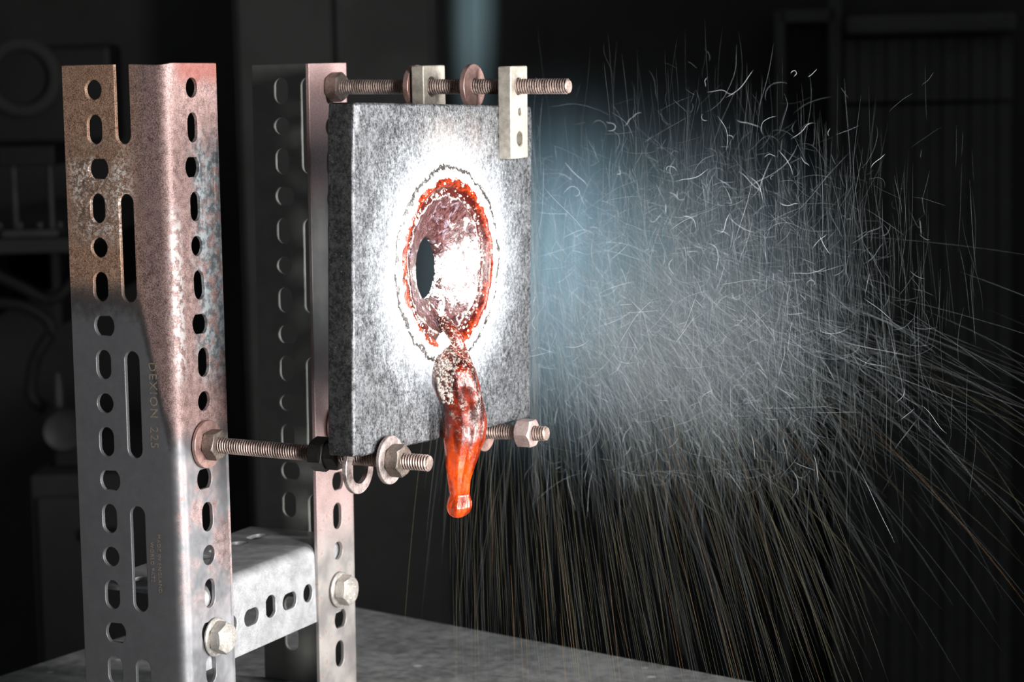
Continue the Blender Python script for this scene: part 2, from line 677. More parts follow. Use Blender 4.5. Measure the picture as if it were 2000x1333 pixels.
M_CRATER = mat_crater()
M_DRIP = mat_drip()
M_HOTBEAD = mat_emit('white_hot_bead', (1.0, 0.95, 0.86), 1.6)
M_STAMP = mat_plain('stamped_letter_edge', '#8a7d70', '#b7a48e', 0.4, 0.5, 2)

# ------------------------------------------------------------------ setting: floor, walls, bench
room_yaw = math.atan2(rt.y, rt.x)
E1 = Vector((rt.x, rt.y, 0)).normalized()             # along the back wall, to the right
E2 = Vector((fw.x, fw.y, 0)).normalized()             # away from the camera
FLOOR_Z = -BENCH - TABLE_Z * 1000


def room(u, d, z):
    """u along the wall, d away from the camera (mm, from the camera's foot), z in rig mm"""
    return Vector((CAM.x, CAM.y, 0)) + E1 * u + E2 * d + Vector((0, 0, z))


def room_px(u, v, d):
    q = at_depth(u, v, d / max(1e-6, (ray(u, v).x * E2.x + ray(u, v).y * E2.y)))
    r = q - Vector((CAM.x, CAM.y, 0))
    return r.dot(E1), d, q.z


def room_box(u0, u1, d0, d1, z0, z1):
    V = [tuple(room(u, d, z)) for u in (u0, u1) for d in (d0, d1) for z in (z0, z1)]
    f = [(0, 1, 3, 2), (4, 6, 7, 5), (0, 4, 5, 1), (2, 3, 7, 6), (0, 2, 6, 4), (1, 5, 7, 3)]
    return V, f


M_WALL = mat_plain('dark_workshop_wall', '#403f3e', '#4a4948', 0.9, 0, 160)
M_FLOOR = mat_plain('dark_concrete', '#3c3b3a', '#4a4948', 0.85, 0, 120)
WALL_D = 3100
for nm, b in (('floor', room_box(-2600, 2600, -900, WALL_D + 100, FLOOR_Z - 60, FLOOR_Z)),
              ('wall_back', room_box(-2600, 2600, WALL_D, WALL_D + 100, FLOOR_Z, FLOOR_Z + 2700))):
    o = obj(nm, b[0], b[1], M_FLOOR if nm == 'floor' else M_WALL, origin=tuple(room(0, WALL_D if nm != 'floor' else 1000, FLOOR_Z)), smooth=None)
    tag(o, kind='structure')

# bench: sheet topped, its back corner shows between and beside the uprights
g = G('scuffed_bench_top')
nb_, sc_ = g.noise(60, 5, 0.6), g.noise(9, 5, 0.7)
scr = g.sm(g.noise(3.0, 3, 0.6, g.vec(0.15, 1.0, 1.0), 2.0), 0.62, 0.70)
spt = g.sm(g.voro(34), 0.10, 0.05)
bc = g.mix(g.sm(g.add(g.mul(nb_, 0.5), g.mul(sc_, 0.5)), 0.36, 0.64), '#6b6c6c', '#9c9d9c')
bc = g.mix(g.mul(scr, 0.35), bc, '#b4b4b2')
bc = g.mix(g.mul(spt, 0.7), bc, '#d2d2d0')
M_BENCH = g.bsdf(bc, g.sm(sc_, 0.3, 0.7, 0.5, 0.75), 0.1, g.bump(sc_, 0.2, 0.0006))
pc = on_x(520, 1153, 0)


def on_bench(u, v):
    d = ray(u, v)
    return CAM + d * ((-BENCH - CAM.z) / d.z)


q0, ql, qr = on_bench(520, 1153), on_bench(0, 1320), on_bench(1480, 1333)
dl, dr = (ql - q0).normalized(), (qr - q0).normalized()
q0 = q0 - dl * 0
c1, c2 = q0 + dl * 900, q0 + dr * 1000
c3 = c1 + (c2 - q0)
bench = thing('workbench', (300, 0, FLOOR_Z), 'grey scuffed workbench that the slotted steel rig stands on', 'workbench')
tv = [tuple(p) for p in (q0, c1, c3, c2)]
V = tv + [(p[0], p[1], p[2] - 28) for p in tv]
o = obj('bench_top', V, [(0, 1, 2, 3), (7, 6, 5, 4), (0, 4, 5, 1), (1, 5, 6, 2), (2, 6, 7, 3), (3, 7, 4, 0)], M_BENCH, bench, smooth=None)
bevel(o, 1.5)
M_LEG = mat_plain('dark_bench_leg', '#2d2d2e', '#39393a', 0.5, 0.4, 30)
for a, b in ((.06, .06), (.94, .06), (.06, .94), (.94, .94)):
    p = q0 + (c1 - q0) * a + (c2 - q0) * b
    v, f = box(p.x - 25, p.x + 25, p.y - 25, p.y + 25, FLOOR_Z, -BENCH - 28)
    obj('leg', v, f, M_LEG, bench, smooth=None)


# ------------------------------------------------------------------ slotted angles
def angle_profile(wide, narrow, t, r=6.0, nseg=8):
    """cumulative flat coordinate u -> (along wide (negative), along narrow, normal) of the outer face.
    u runs from the free edge of the wide flange to the free edge of the narrow one."""
    Lw, arc, Ln = wide - r, r * math.pi / 2, narrow - r

    def f(u):
        if u <= Lw:
            return (-wide + u, 0.0, 0.0, -1.0)
        if u <= Lw + arc:
            a = (u - Lw) / r
            return (-r + r * math.sin(a), r - r * math.cos(a), math.sin(a), -math.cos(a))
        return (0.0, r + (u - Lw - arc), 1.0, 0.0)
    lines = [Lw + arc * i / nseg for i in range(nseg + 1)]
    return f, Lw, arc, Ln, lines


def slotted(z_top, z_bot, z_r, place, warp=None, slots=True, only=None, hn=HC, top_open=True):
    """z_r: height of one round hole; pattern round, slot, wide, slot every 4 pitches going down"""
    f, Lw, arc, Ln, ulines = angle_profile(W_FL, N_FL, T_FL)
    total = Lw + arc + Ln
    uw = W_FL - 43.2
    un = Lw + arc + (hn - 6.0)
    us = W_FL - 26.2
    outline = [(0, z_bot), (total, z_bot), (total, z_top), (0, z_top)]
    holes = []
    k = int((z_top - z_r) // PITCH_H)
    kk = -k
    while True:
        z = z_r - kk * PITCH_H
        if z < z_bot + 9:
            break
        if z < z_top - 8:
            ph = kk % 4
            for u, inwards in ((uw, 1), (un, -1)):
                if ph == 0:
                    holes.append(hole_round(u, z, 9.7))
                elif ph == 2:
                    holes.append(hole_wide(u + 1.3 * inwards, z, 11.8, 9.6))
                else:
                    holes.append(hole_slot(u, z, 8.6, 14.4))
        if kk % 4 == 0 and slots:
            top, bot = z + 26.2, z - 26.2
            if top < z_top - 2 and bot > z_bot + 2:
                holes.append(hole_slot(us, z, 8.6, 52.4))
            elif top >= z_top - 2 and bot < z_top - 6 and top_open:
                s = hole_slot(us, z, 8.6, 52.4)
                low = [p for p in s if p[1] < z]
                low = sorted(low, key=lambda p: p[0])
                notch = [(us - 4.3, z_top)] + low + [(us + 4.3, z_top)]
                outline = [(0, z_bot), (total, z_bot), (total, z_top)] + notch[::-1] + [(0, z_top)]
            elif bot <= z_bot + 2 and top > z_bot + 6:
                s = hole_slot(us, z, 8.6, 52.4)
                hi = sorted([p for p in s if p[1] > z_bot + 12], key=lambda p: p[0])
                holes.append([(us - 4.3, z_bot + 8)] + hi + [(us + 4.3, z_bot + 8)])
        kk += 1
    lines = [((u, z_bot), (u, z_top)) for u in ulines]
    extra = [(u, z) for u in np.linspace(5, total - 4, 9) for z in np.arange(z_bot + 6, z_top - 4, 11.0)]
    extra += [(u, z) for u in ulines for z in np.arange(z_bot + 4, z_top - 2, 9.0)]

    def fmap(u, v, side):
        a, b, na, nb = f(u)
        if not side:
            a -= na * T_FL
            b -= nb * T_FL
        if warp:
            a, b, v = warp(a, b, v, u / total)
        return place(a, b, v)
    return sheet(outline, holes, lines, extra, fmap)


def warp_near(a, b, z, s):
    if b > 0:
        k = min(1.0, b / N_FL)
        b += k * (4.2 * math.exp(-((z + 146) / 30.0) ** 2) - 1.2 * math.exp(-((z + 88) / 26.0) ** 2) + 1.6 * math.exp(-((z + 200) / 40.0) ** 2))
        a += 0.8 * k * math.sin(z * 0.045)
    z += 0.5 * math.sin(a * 0.19 + b * 0.23) if z > -2 else 0.0
    return a, b, z


up_near = thing('slotted_upright', (0, 0, -BENCH), 'near slotted steel angle upright, scorched brown and pink at its top, with stamped lettering', 'steel upright', 'slotted steel uprights')
V, F = slotted(0.0, -BENCH, -11.6, lambda a, b, z: (a - 0.001 * z, b + 0.008 * z + 0.0, z), warp_near)
o = obj('angle_body', V, F, M_NEAR, up_near, smooth=28)
bevel(o, 0.35, 2, 50)

up_far = thing('slotted_upright', (-6, YF, -BENCH), 'far slotted steel angle upright behind the glowing plate, pink faced with dark inner flange', 'steel upright', 'slotted steel uprights')
V, F = slotted(-1.2, -BENCH, -34.7, lambda a, b, z: (a + 0.018 * z, YF - b - 0.003 * z, z))
F = [tuple(reversed(q)) for q in F]
o = obj('angle_body', V, F, M_FAR, up_far, smooth=28)
bevel(o, 0.35, 2, 50)

# stamped lettering on the near upright
for nm, body, size, zt, x in (('stamped_name', 'DEXION', 6.6, -142.5, -16.4), ('stamped_number', '225', 6.6, -174.0, -16.8),
                              ('stamped_origin', 'MADE IN ENGLAND', 2.9, -227.0, -15.2), ('stamped_patent_note', 'WORLD PATS', 2.9, -231.0, -19.4)):
    me = text_mesh(nm, body, size)
    t = bpy.data.objects.new(nm, me)
    me.materials.append(M_STAMP)
    COL.objects.link(t)
    t.parent = up_near
    mt = Matrix(((0.001, 1, 0, 0), (-0.008, 0, -1, 0), (-1, 0.001, 0.008, 0), (0, 0, 0, 1)))
    mt.translation = Vector(((x - 0.001 * zt) * MM, (0.008 * zt - 0.04) * MM, (zt + BENCH) * MM))
    t.matrix_local = mt
    t['label'] = 'stamped lettering reading ' + body

# cross bar bolted behind the narrow flanges
cb = thing('slotted_crossbar', (-3, 83, -300), 'pale galvanised slotted crossbar bolted low between the two uprights', 'crossbar')
CB_Y0, CB_Y1, CB_Z = 6.0, 160.0, -257.0


def place_cb(a, b, v):
    # wide flange runs back from the fold on top, narrow flange hangs down at the front
    return (-2.3 - 0.0425 * (v - 21) + a, v, CB_Z - b)


V, F = slotted(CB_Y1, CB_Y0, 118.5, place_cb, None, False, None, 24.0, False)
o = obj('angle_body', V, F, M_CROSS, cb, smooth=28)
bevel(o, 0.35, 2, 50)


# ------------------------------------------------------------------ rods, nuts, washers, bolts
def rod_mesh(x0, x1, y, z, dy, dz, r=3.95, pitch=1.41, n=18):
    rows = int((x1 - x0) / pitch * 5)
    V = []
    for i in range(rows + 1):
        x = x0 + (x1 - x0) * i / rows
        s = (x - 0.0) / x1
        end = min(1.0, (x1 - x) / 0.7, (x - x0) / 0.7)
        for j in range(n):
            a = 2 * math.pi * j / n
            ph = (x / pitch - j / n) % 1.0
            tri = 1 - abs(2 * ph - 1)
            rr = (r - 0.95) + 0.95 * min(1.0, max(0.0, tri * 1.6 - 0.25))
            rr = min(rr, r - 0.6 + 0.6 * max(0.0, end))
            V.append((x, y + dy * s + rr * math.cos(a), z + dz * s + rr * math.sin(a)))
    F = grid_faces(rows + 1, n)
    F.append(tuple(reversed(range(n))))
    F.append(tuple(range(rows * n, (rows + 1) * n)))
    return V, F


def nut_mesh(x0, x1, y, z, af=13.2, bore=4.0, turn=0.0, n=48):
    a = af / 2
    h = x1 - x0

    def R(t):
        q = (t % (math.pi / 3)) - math.pi / 6
        return a / math.cos(q)
    prof = []
    V = []
    rows = 6
    for row in range(rows):
        for j in range(n):
            t = 2 * math.pi * j / n
            rh = R(t)
            ch = (rh - a * 0.97) * 0.62
            x, r = [(0, bore), (0, a * 0.97), (ch, rh), (h - ch, rh), (h, a * 0.97), (h, bore)][row]
            V.append((x0 + x, y + r * math.cos(t + turn), z + r * math.sin(t + turn)))
    F = [tuple(q) for q in grid_faces(rows, n)]
    for j in range(n):
        k = (j + 1) % n
        F.append((5 * n + j, 5 * n + k, k, j))
    return V, F


def washer_mesh(x0, x1, y, z, od, idm, n=48):
    b = 0.25
    prof = [(0, idm / 2), (0, od / 2 - b), (b, od / 2), (x1 - x0 - b, od / 2), (x1 - x0, od / 2 - b), (x1 - x0, idm / 2)]
    return lathe_x(prof, x0, y, z, n, True)


def rod(name, lab, x0, x1, y, z, dy, dz, mat=None):
    V, F = rod_mesh(x0, x1, y, z, dy, dz)
    o = obj(name, V, F, mat or M_ROD, origin=(x0, y, z), smooth=46)
    return tag(o, lab, 'threaded rod', 'threaded rods holding the plate')


def nut(lab, x0, x1, y, z, mat, af=13.2, turn=0.0):
    V, F = nut_mesh(x0, x1, y, z, af, 3.9, turn)
    o = obj('hex_nut', V, F, mat, origin=(x0, y, z), smooth=24)
    return tag(o, lab, 'nut', 'hex nuts on the rods')


def washer(lab, x0, x1, y, z, od, idm, mat):
    V, F = washer_mesh(x0, x1, y, z, od, idm)
    o = obj('washer', V, F, mat, origin=(x0, y, z), smooth=30)
    return tag(o, lab, 'washer', 'washers on the rods')


# near rod (low, near upright)
N_Y, N_Z, N_DY, N_DZ = HC - 0.9, -185.1, -0.4, -2.0


def nz(x): return N_Z + N_DZ * x / 126.6
def ny(x): return N_Y + N_DY * x / 126.6


rod('threaded_rod', 'lower threaded rod running from the near upright under the plate corner', -12, 126.6, N_Y, N_Z, N_DY, N_DZ)
washer('broad pink washer against the near upright', 0.6, 2.6, ny(0), nz(0), 23.6, 8.6, M_WASH)
nut('bronze hex nut on the pink washer at the near upright', 2.7, 9.4, ny(5), nz(5), M_NUT, 13.4, 0.18)
nut('black nut on the lower rod just behind the plate corner', 63.5, 71.5, ny(66), nz(66), M_BLACK, 14.5, 0.35)
nut('second dark nut next to the black one behind the plate corner', 71.6, 78.5, ny(75), nz(75), M_BLACK, 12.6, 0.1)
washer('pale loose washer hanging below the plate corner behind the plate', 86.2, 88.6, ny(87), nz(87) - 5.0, 25.0, 15.2, M_WASHG)
washer('speckled washer clamped on the plate front at its lower left corner', 104.2, 106.2, ny(105), nz(105), 23.0, 9.0, M_WASHG)
nut('dark sided hex nut at the plate front, lower left corner', 106.3, 113.2, ny(110), nz(110), M_NUT, 13.6, 0.30)

# upper rod (far upright)
U_Y, U_Z, U_DZ = YF - HC + 0.4, -13.8, -1.7


def uz(x): return U_Z + U_DZ * x / 140.0


rod('threaded_rod', 'upper threaded rod reaching over the top of the plate to the clamp bar', -12, 140.0, U_Y, U_Z, 0, U_DZ)
nut('hex nut on the pink top of the far upright', 0.2, 7.4, U_Y, uz(3), M_NUT, 13.6, 0.42)
washer('thick pink washer edge-on behind the squat clamp bar on the upper rod', 49.5, 52.6, U_Y + 1.0, uz(50), 22.5, 8.6, M_WASH)
washer('mauve round washer above the plate edge on the upper rod', 83.0, 85.8, U_Y + 1.0, uz(84), 23.0, 8.2, M_WASH)

# lower far rod
L_Y, L_Z, L_DZ = YF - HC + 0.6, -194.4, 1.9


def lz(x): return L_Z + L_DZ * x / 123.3


rod('threaded_rod', 'lower far threaded rod sticking out to the right behind the orange drip', -16, 123.3, L_Y, L_Z, 0, L_DZ)
washer('pink washer against the far upright, mostly hidden by the plate', -2.0, -0.2, L_Y, lz(-3), 23.5, 8.6, M_WASH)
nut('nut on the far lower rod at the far upright, hidden by the plate', 0.0, 6.8, L_Y, lz(1), M_NUT, 13.2, 0.2)
washer('mauve washer behind the plate half hidden by the orange drip', 85.5, 88.0, L_Y, lz(86) , 21.0, 8.6, M_WASH)
nut('pale pink hex nut near the free end of the far lower rod', 107.5, 116.0, L_Y, lz(111), M_NUTP, 13.4, 0.02)


def bolt(lab, x, y, z, turn, dots):
    t = thing('hex_bolt', (x, y, z), lab, 'bolt', 'hex bolts holding the crossbar')
    V, F = lathe_x([(-14, 3.9), (-0.1, 3.9)], x, y, z, 20)
    obj('shank', V, F, M_BOLT, t)
    V, F = lathe_x([(0, 4.0), (0, 9.3), (0.5, 9.7), (1.2, 9.7), (1.8, 9.0), (1.9, 4.0)], x, y, z, 40, True)
    obj('flange', V, F, M_BOLT, t)
    V, F = nut_mesh(x + 1.8, x + 8.0, y, z, 14.4, 0.05, turn)
    h = obj('head', V, F, M_BOLT, t, smooth=24)
    for a, r in dots:
        V, F = lathe_x([(0, 0.9), (0.25, 0.9), (0.4, 0.5)], x + 8.0, y + r * math.cos(a), z + r * math.sin(a), 10)
        obj('raised_mark', V, F, M_BOLT, h)
    return t


bolt('shiny worn hex bolt at the foot of the near upright', 0.6, 21.6, -281.8, 0.5, ())
bolt('hex bolt with raised marks on the foot of the far upright', -4.6, YF - 20.6, -284.5, 0.3, [(a * math.pi / 3 + .3, 4.2) for a in range(6)])


# ------------------------------------------------------------------ clamp bars
def bar(lab, x0, x1, y0, y1, z0, z1, holes, lean=0.0):
    yc, zc = (y0 + y1) / 2, (z0 + z1) / 2
    hs = [hole_round(y, z, d, 28) for y, z, d in holes]
    ex = [(y, z) for y in np.linspace(y0 + 1.5, y1 - 1.5, 5) for z in np.arange(z0 + 2, z1 - 1, 4)]

    def fm(u, v, s):
        return (x1 if s else x0, u + lean * (v - zc), v)
    V, F = sheet([(y0, z0), (y1, z0), (y1, z1), (y0, z1)], hs, [], ex, fm)
    o = obj('clamp_bar', V, F, M_BAR, origin=(x0, yc, z0), smooth=25)
    bevel(o, 0.7, 2, 50)
    return tag(o, lab, 'clamp bar', 'drilled clamp bars on the upper rod')


bar('long drilled clamp bar gripping the upper right corner of the plate', PL_X + 0.6, PL_X + 8.2, 137.6, 156.2, -51.5, -4.8,
    [(U_Y, uz(107), 8.6), (147.8, -28.0, 4.0), (147.5, -41.5, 7.4)], 0.03)
bar('squat grey clamp bar on the upper rod behind the plate', 54.2, 61.6, 137.5, 160.5, -40.0, -3.6, [(U_Y, uz(58), 10.4)])

# ------------------------------------------------------------------ the plate
plate = thing('steel_plate', (PL_X, PL_Y, PL_Z), 'thick square steel plate burnt through in the middle, white hot round the hole', 'steel plate', rot=(-0.036, 0.012, -0.008))
NA = 160
cy0, cz0 = CR_Y - PL_Y, CR_Z - PL_Z           # crater centre in plate coordinates


def rrect(a, hy, hz, rad):
    """point of a rounded rectangle in direction a as seen from the crater centre"""
    c, s = math.cos(a), math.sin(a)
    lo, hi = 0.0, 400.0
    for _ in range(34):
        t = (lo + hi) / 2
        y, z = cy0 + c * t, cz0 + s * t
        qx, qy = abs(y) - (hy - rad), abs(z) - (hz - rad)
        d = math.hypot(max(qx, 0), max(qy, 0)) + min(max(qx, qy), 0) - rad
        if d > 0:
            hi = t
        else:
            lo = t
    return cy0 + c * lo, cz0 + s * lo


angs = [2 * math.pi * i / NA for i in range(NA)]
for sy in (-1, 1):
    for sz in (-1, 1):
        a = math.atan2(sz * (PL_H / 2 - 0.7) - cz0, sy * (PL_S / 2 - 0.7) - cy0) % (2 * math.pi)
        i = min(range(NA), key=lambda k: abs(angs[k] - a))
        angs[i] = a
V = []


def jag(i, k):
    p = V_outer[i]
    return 0.35 * mnoise.noise(Vector((p[0] * 0.35, p[1] * 0.35, k)))


V_outer = [rrect(a, PL_S / 2, PL_H / 2, 2.5) for a in angs]
V_in = [rrect(a, PL_S / 2 - 1.0, PL_H / 2 - 1.0, 2.5) for a in angs]
R_CY, R_CZ = 52.5, 49.0
rows = 0
# hole at the back, bowl seat, front face out to the rim, side, back
for j, a in enumerate(angs):
    V.append((-PL_T, cy0 + 14.5 * math.cos(a), cz0 - 2.5 + 16.5 * math.sin(a)))
for j, a in enumerate(angs):
    V.append((-PL_T + 3, cy0 + 16.5 * math.cos(a), cz0 - 2.5 + 18.5 * math.sin(a)))
for j, a in enumerate(angs):
    V.append((-3.2, cy0 + (R_CY - 6) * math.cos(a), cz0 + (R_CZ - 6) * math.sin(a)))
NR = 8
for k in range(NR + 1):
    s = k / NR
    for j, a in enumerate(angs):
        y0, z0 = cy0 + R_CY * math.cos(a), cz0 + R_CZ * math.sin(a)
        y, z = y0 + (V_in[j][0] - y0) * s, z0 + (V_in[j][1] - z0) * s
        V.append((0.0, y, z))
for j in range(NA):
    q = jag(j, 1.0)
    V.append((-0.5 + q, V_in[j][0] * 0.35 + V_outer[j][0] * 0.65, V_in[j][1] * 0.35 + V_outer[j][1] * 0.65))
for j in range(NA):
    V.append((-1.1, V_outer[j][0] + jag(j, 2.0) * 0.5, V_outer[j][1] + jag(j, 3.0) * 0.5))
for s in (0.35, 0.7):
    for j in range(NA):
        V.append((-1.1 - (PL_T - 2.0) * s, V_outer[j][0], V_outer[j][1]))
for j in range(NA):
    V.append((-PL_T + 0.9, V_outer[j][0], V_outer[j][1]))
for j in range(NA):
    V.append((-PL_T, V_in[j][0], V_in[j][1]))
rows = len(V) // NA
F = grid_faces(rows, NA)
for j in range(NA):
    k = (j + 1) % NA
    F.append(((rows - 1) * NA + j, (rows - 1) * NA + k, k, j))
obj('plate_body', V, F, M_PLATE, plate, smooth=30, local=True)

# crater: bowl, rim and crust in one molten skin; its own origin in the crater's middle
NB = 180
prof = []                                       # (radius on z axis, depth x)
for r, x in ((15.0, -14.6), (15.2, -12.5), (16.0, -11.0), (18.0, -9.3), (20.5, -8.0), (23.5, -6.7), (26.5, -5.4), (29.5, -4.0),
             (31.5, -2.9), (32.8, -1.5), (33.8, -1.6), (35.4, -1.9), (36.8, -1.3), (38.0, 0.1), (39.2, 1.4), (40.6, 1.5), (41.8, 0.6), (42.6, 0.7),
             (43.8, 1.1), (45.4, 1.0), (46.6, 0.6), (47.4, 0.25), (48.2, 0.7), (49.0, 0.4), (50.0, 0.05), (51.0, -0.4)):
    prof.append((r, x))
V = []
for i, (r, x) in enumerate(prof):
    s = min(1.0, max(0.0, (r - 15) / 25.0))
    ky = 0.80 + (1.07 - 0.80) * min(1, s * 1.2)
    for j in range(NB):
        a = 2 * math.pi * j / NB
        c, sn = math.cos(a), math.sin(a)
        n = mnoise.fractal(Vector((c * r * 0.12, sn * r * 0.12, 3.1)), 1.0, 2.0, 4)
        n2 = mnoise.fractal(Vector((c * r * 0.4, sn * r * 0.4, 9.7)), 1.0, 2.0, 3)
        edge = 0.2 if i == 0 else 1.0
        rr = r + (0.5 if r < 48 else 0.25) * n * 2.2 * edge + (0.35 * n2 if r > 33 else 0.7 * n2) * edge
        xx = x + (0.7 if 17 < r < 46 else 0.1) * n + (0.25 if r > 33 else 0.5) * n2 * edge
        if i >= len(prof) - 2:
            xx = x
        V.append((xx, ky * rr * c, rr * sn - 2.5 * (1 - s)))
F = grid_faces(len(prof), NB)
cr = obj('molten_crater', [(p[0], p[1] + cy0, p[2] + cz0) for p in V], F, M_CRATER, plate, smooth=60, local=True)
# give the crater its own origin for its bands
cr.data.transform(Matrix.Translation(Vector((0, -cy0 * MM, -cz0 * MM))))
cr.location = Vector((0, cy0 * MM, cz0 * MM))
cr['label'] = 'burnt-through crater with red rim and white hot walls'

# white-hot beads along the crater rim
ico_v, ico_f = [], []
t_ = (1 + 5 ** 0.5) / 2
for p in ((-1, t_, 0), (1, t_, 0), (-1, -t_, 0), (1, -t_, 0), (0, -1, t_), (0, 1, t_), (0, -1, -t_), (0, 1, -t_), (t_, 0, -1), (t_, 0, 1), (-t_, 0, -1), (-t_, 0, 1)):
    ico_v.append(Vector(p).normalized())
ico_f = [(0, 11, 5), (0, 5, 1), (0, 1, 7), (0, 7, 10), (0, 10, 11), (1, 5, 9), (5, 11, 4), (11, 10, 2), (10, 7, 6), (7, 1, 8), (3, 9, 4), (3, 4, 2), (3, 2, 6), (3, 6, 8), (3, 8, 9), (4, 9, 5), (2, 4, 11), (6, 2, 10), (8, 6, 7), (9, 8, 1)]
V, F = [], []
for i in range(340):
    a = random.uniform(0, 2 * math.pi)
    r = random.choice((random.gauss(35.4, 0.9), random.gauss(35.4, 1.2), random.gauss(40.2, 1.0)))
    x = np.interp(r, [p[0] for p in prof], [p[1] for p in prof]) + 0.15
    q = abs(random.gauss(0, 0.34)) + 0.18
    if random.random() < 0.03:
        q *= 1.8
    n0 = len(V)
    V += [(x + v.x * q * 0.7, cy0 + 1.07 * r * math.cos(a) + v.y * q, cz0 + r * math.sin(a) + v.z * q) for v in ico_v]
    F += [tuple(k + n0 for k in f) for f in ico_f]
o = obj('molten_beads', V, F, M_HOTBEAD, plate, smooth=80, local=True)
tag(o, 'tiny white hot beads round the crater rim', kind='stuff')

# ------------------------------------------------------------------ slag drip hanging off the plate
rows_px = [(676, 868, 884, 3), (690, 857, 898, 5), (705, 851, 914, 7), (722, 848, 927, 8.5), (750, 847, 936, 9.5), (778, 855, 943, 10), (800, 864, 946, 10.3), (830, 868, 948, 10.3),
           (860, 869, 944, 10), (885, 872, 936, 9.5), (910, 873, 928, 9), (940, 875, 919, 8.4), (957, 877, 918, 8.2), (966, 879, 917, 8.0), (980, 874, 921, 8.0), (990, 872, 921, 8), (1000, 875, 917, 8), (1006, 879, 911, 8), (1010, 885, 904, 8)]
ys = [r[0] for r in rows_px]
V = []
NS, NROW = 48, 130
for i in range(NROW + 1):
    yy = ys[0] + (ys[-1] - ys[0]) * i / NROW
    xl = np.interp(yy, ys, [r[1] for r in rows_px])
    xr = np.interp(yy, ys, [r[2] for r in rows_px])
    dx = np.interp(yy, ys, [r[3] for r in rows_px])
    c = on_x((xl + xr) / 2, yy, PL_X + dx)
    rad = (xr - xl) / 2 / 3.95
    for j in range(NS):
        a = 2 * math.pi * j / NS
        dv = Vector((math.cos(a), math.sin(a), 0))
        p = c + Vector((dv.x * rad, dv.y * rad, 0))
        w = mnoise.fractal(Vector((dv.x * 2.2, dv.y * 2.2, p.z * 0.035)), 1.0, 2.0, 4)
        w2 = mnoise.noise(Vector((dv.x * 5, dv.y * 5, p.z * 0.05 + 7)))
        rr = rad * (1 + 0.13 * w + 0.07 * w2)
        V.append(tuple(c + Vector((dv.x * rr, dv.y * rr, 0))))
F = grid_faces(NROW + 1, NS)
top_c, bot_c = np.mean(V[:NS], axis=0), np.mean(V[-NS:], axis=0)
V.append(tuple(top_c + np.array((0, 0, 2.0))))
V.append(tuple(bot_c - np.array((0, 0, 0.7))))
nv = len(V)
for j in range(NS):
    k = (j + 1) % NS
    F.append((k, j, nv - 2))
    F.append((NROW * NS + j, NROW * NS + k, nv - 1))
PLM = Matrix.Translation(Vector((PL_X, PL_Y, PL_Z))) @ (Matrix.Rotation(-0.008, 4, 'Z') @ Matrix.Rotation(0.012, 4, 'Y') @ Matrix.Rotation(-0.036, 4, 'X'))
PLI = PLM.inverted()


def to_plate(vs):
    return [tuple(PLI @ Vector(v)) for v in vs]


drip = obj('slag_drip', to_plate(V), F, M_DRIP, plate, smooth=75, local=True)
drip['label'] = 'thick drip of slag, dark red above and glowing orange at its hanging end'

# narrow stream that leaves the hole and feeds the drip
st = [(862, 622, -4), (872, 634, -1), (880, 648, 2.5), (890, 664, 5), (899, 682, 7), (909, 703, 10), (921, 730, 13), (931, 760, 15)]
sr = [2.0, 3.2, 3.6, 3.6, 3.2, 2.8, 2.2, 0.8]
pts, rad = [], []
for i in range(29):
    s = i / 28 * (len(st) - 1)
    u = [np.interp(s, range(len(st)), [q[k] for q in st]) for k in range(3)]
    pts.append(on_x(u[0], u[1], PL_X + u[2]))
    rad.append(float(np.interp(s, range(len(st)), sr)))
V, F = tube(pts, rad, 16)

o = obj('slag_stream', to_plate(V), F, M_DRIP, plate, smooth=75, local=True)
# white-hot lip where the melt spills over the crater's edge
V, F = [], []
NL = 28
for i in range(15):
    th = math.pi * i / 14
    for j in range(NL):
        a = 2 * math.pi * j / NL
        d = Vector((math.cos(th), math.sin(th) * math.cos(a), math.sin(th) * math.sin(a)))
        k = 1 + 0.25 * mnoise.fractal(d * 2.2, 1.0, 2.0, 3)
        V.append((1.0 + d.x * 4.2 * k, cy0 - 4.5 + d.y * 9.5 * k, cz0 - 42.0 + d.z * 8.5 * k))
F = grid_faces(15, NL)
M_LIP = mat_emit('white_hot_melt', (1.0, 0.93, 0.84), 1.5)
o = obj('melt_lip', V, F, M_LIP, plate, smooth=80, local=True)
# ash crust beads on the left flank of the drip
V, F = [], []
for i in range(260):
    yy = random.uniform(700, 790)
    xl = np.interp(yy, ys, [r[1] for r in rows_px])
    s = abs(random.gauss(0, 0.28))
    p = on_x(xl + 6 + s * 70, yy, PL_X + 13 - 6 * (0.5 - min(s, 0.5)))
    q = random.uniform(0.3, 1.0)
    n0 = len(V)
    V += [tuple(PLI @ Vector((p.x + v.x * q, p.y + v.y * q, p.z + v.z * q))) for v in ico_v]
    F += [tuple(k + n0 for k in f) for f in ico_f]
M_ASH = mat_plain('grey_ash', '#6f655f', '#a0968f', 0.5, 0.1, 3)
o = obj('ash_grains', V, F, M_ASH, plate, smooth=80, local=True)
tag(o, 'pale grey ash grains crusted on the drip', kind='stuff')

# ------------------------------------------------------------------ dim workshop behind
M_DK = mat_plain('dark_painted_steel', '#161617', '#1e1e1f', 0.6, 0.2, 60)
M_MID = mat_plain('grey_painted_steel', '#585756', '#646362', 0.85, 0.0, 80)
M_SHELF = mat_plain('dim_painted_board', '#333232', '#3b3a39', 0.85, 0.0, 80)
M_DIM = mat_plain('worn_steel', '#3e3e3e', '#4c4c4b', 0.55, 0.3, 20)
M_BLK = mat_plain('black_rubber', '#141414', '#1c1c1c', 0.7, 0, 30)


def rp(u, v, d):
    return room_px(u, v, d)


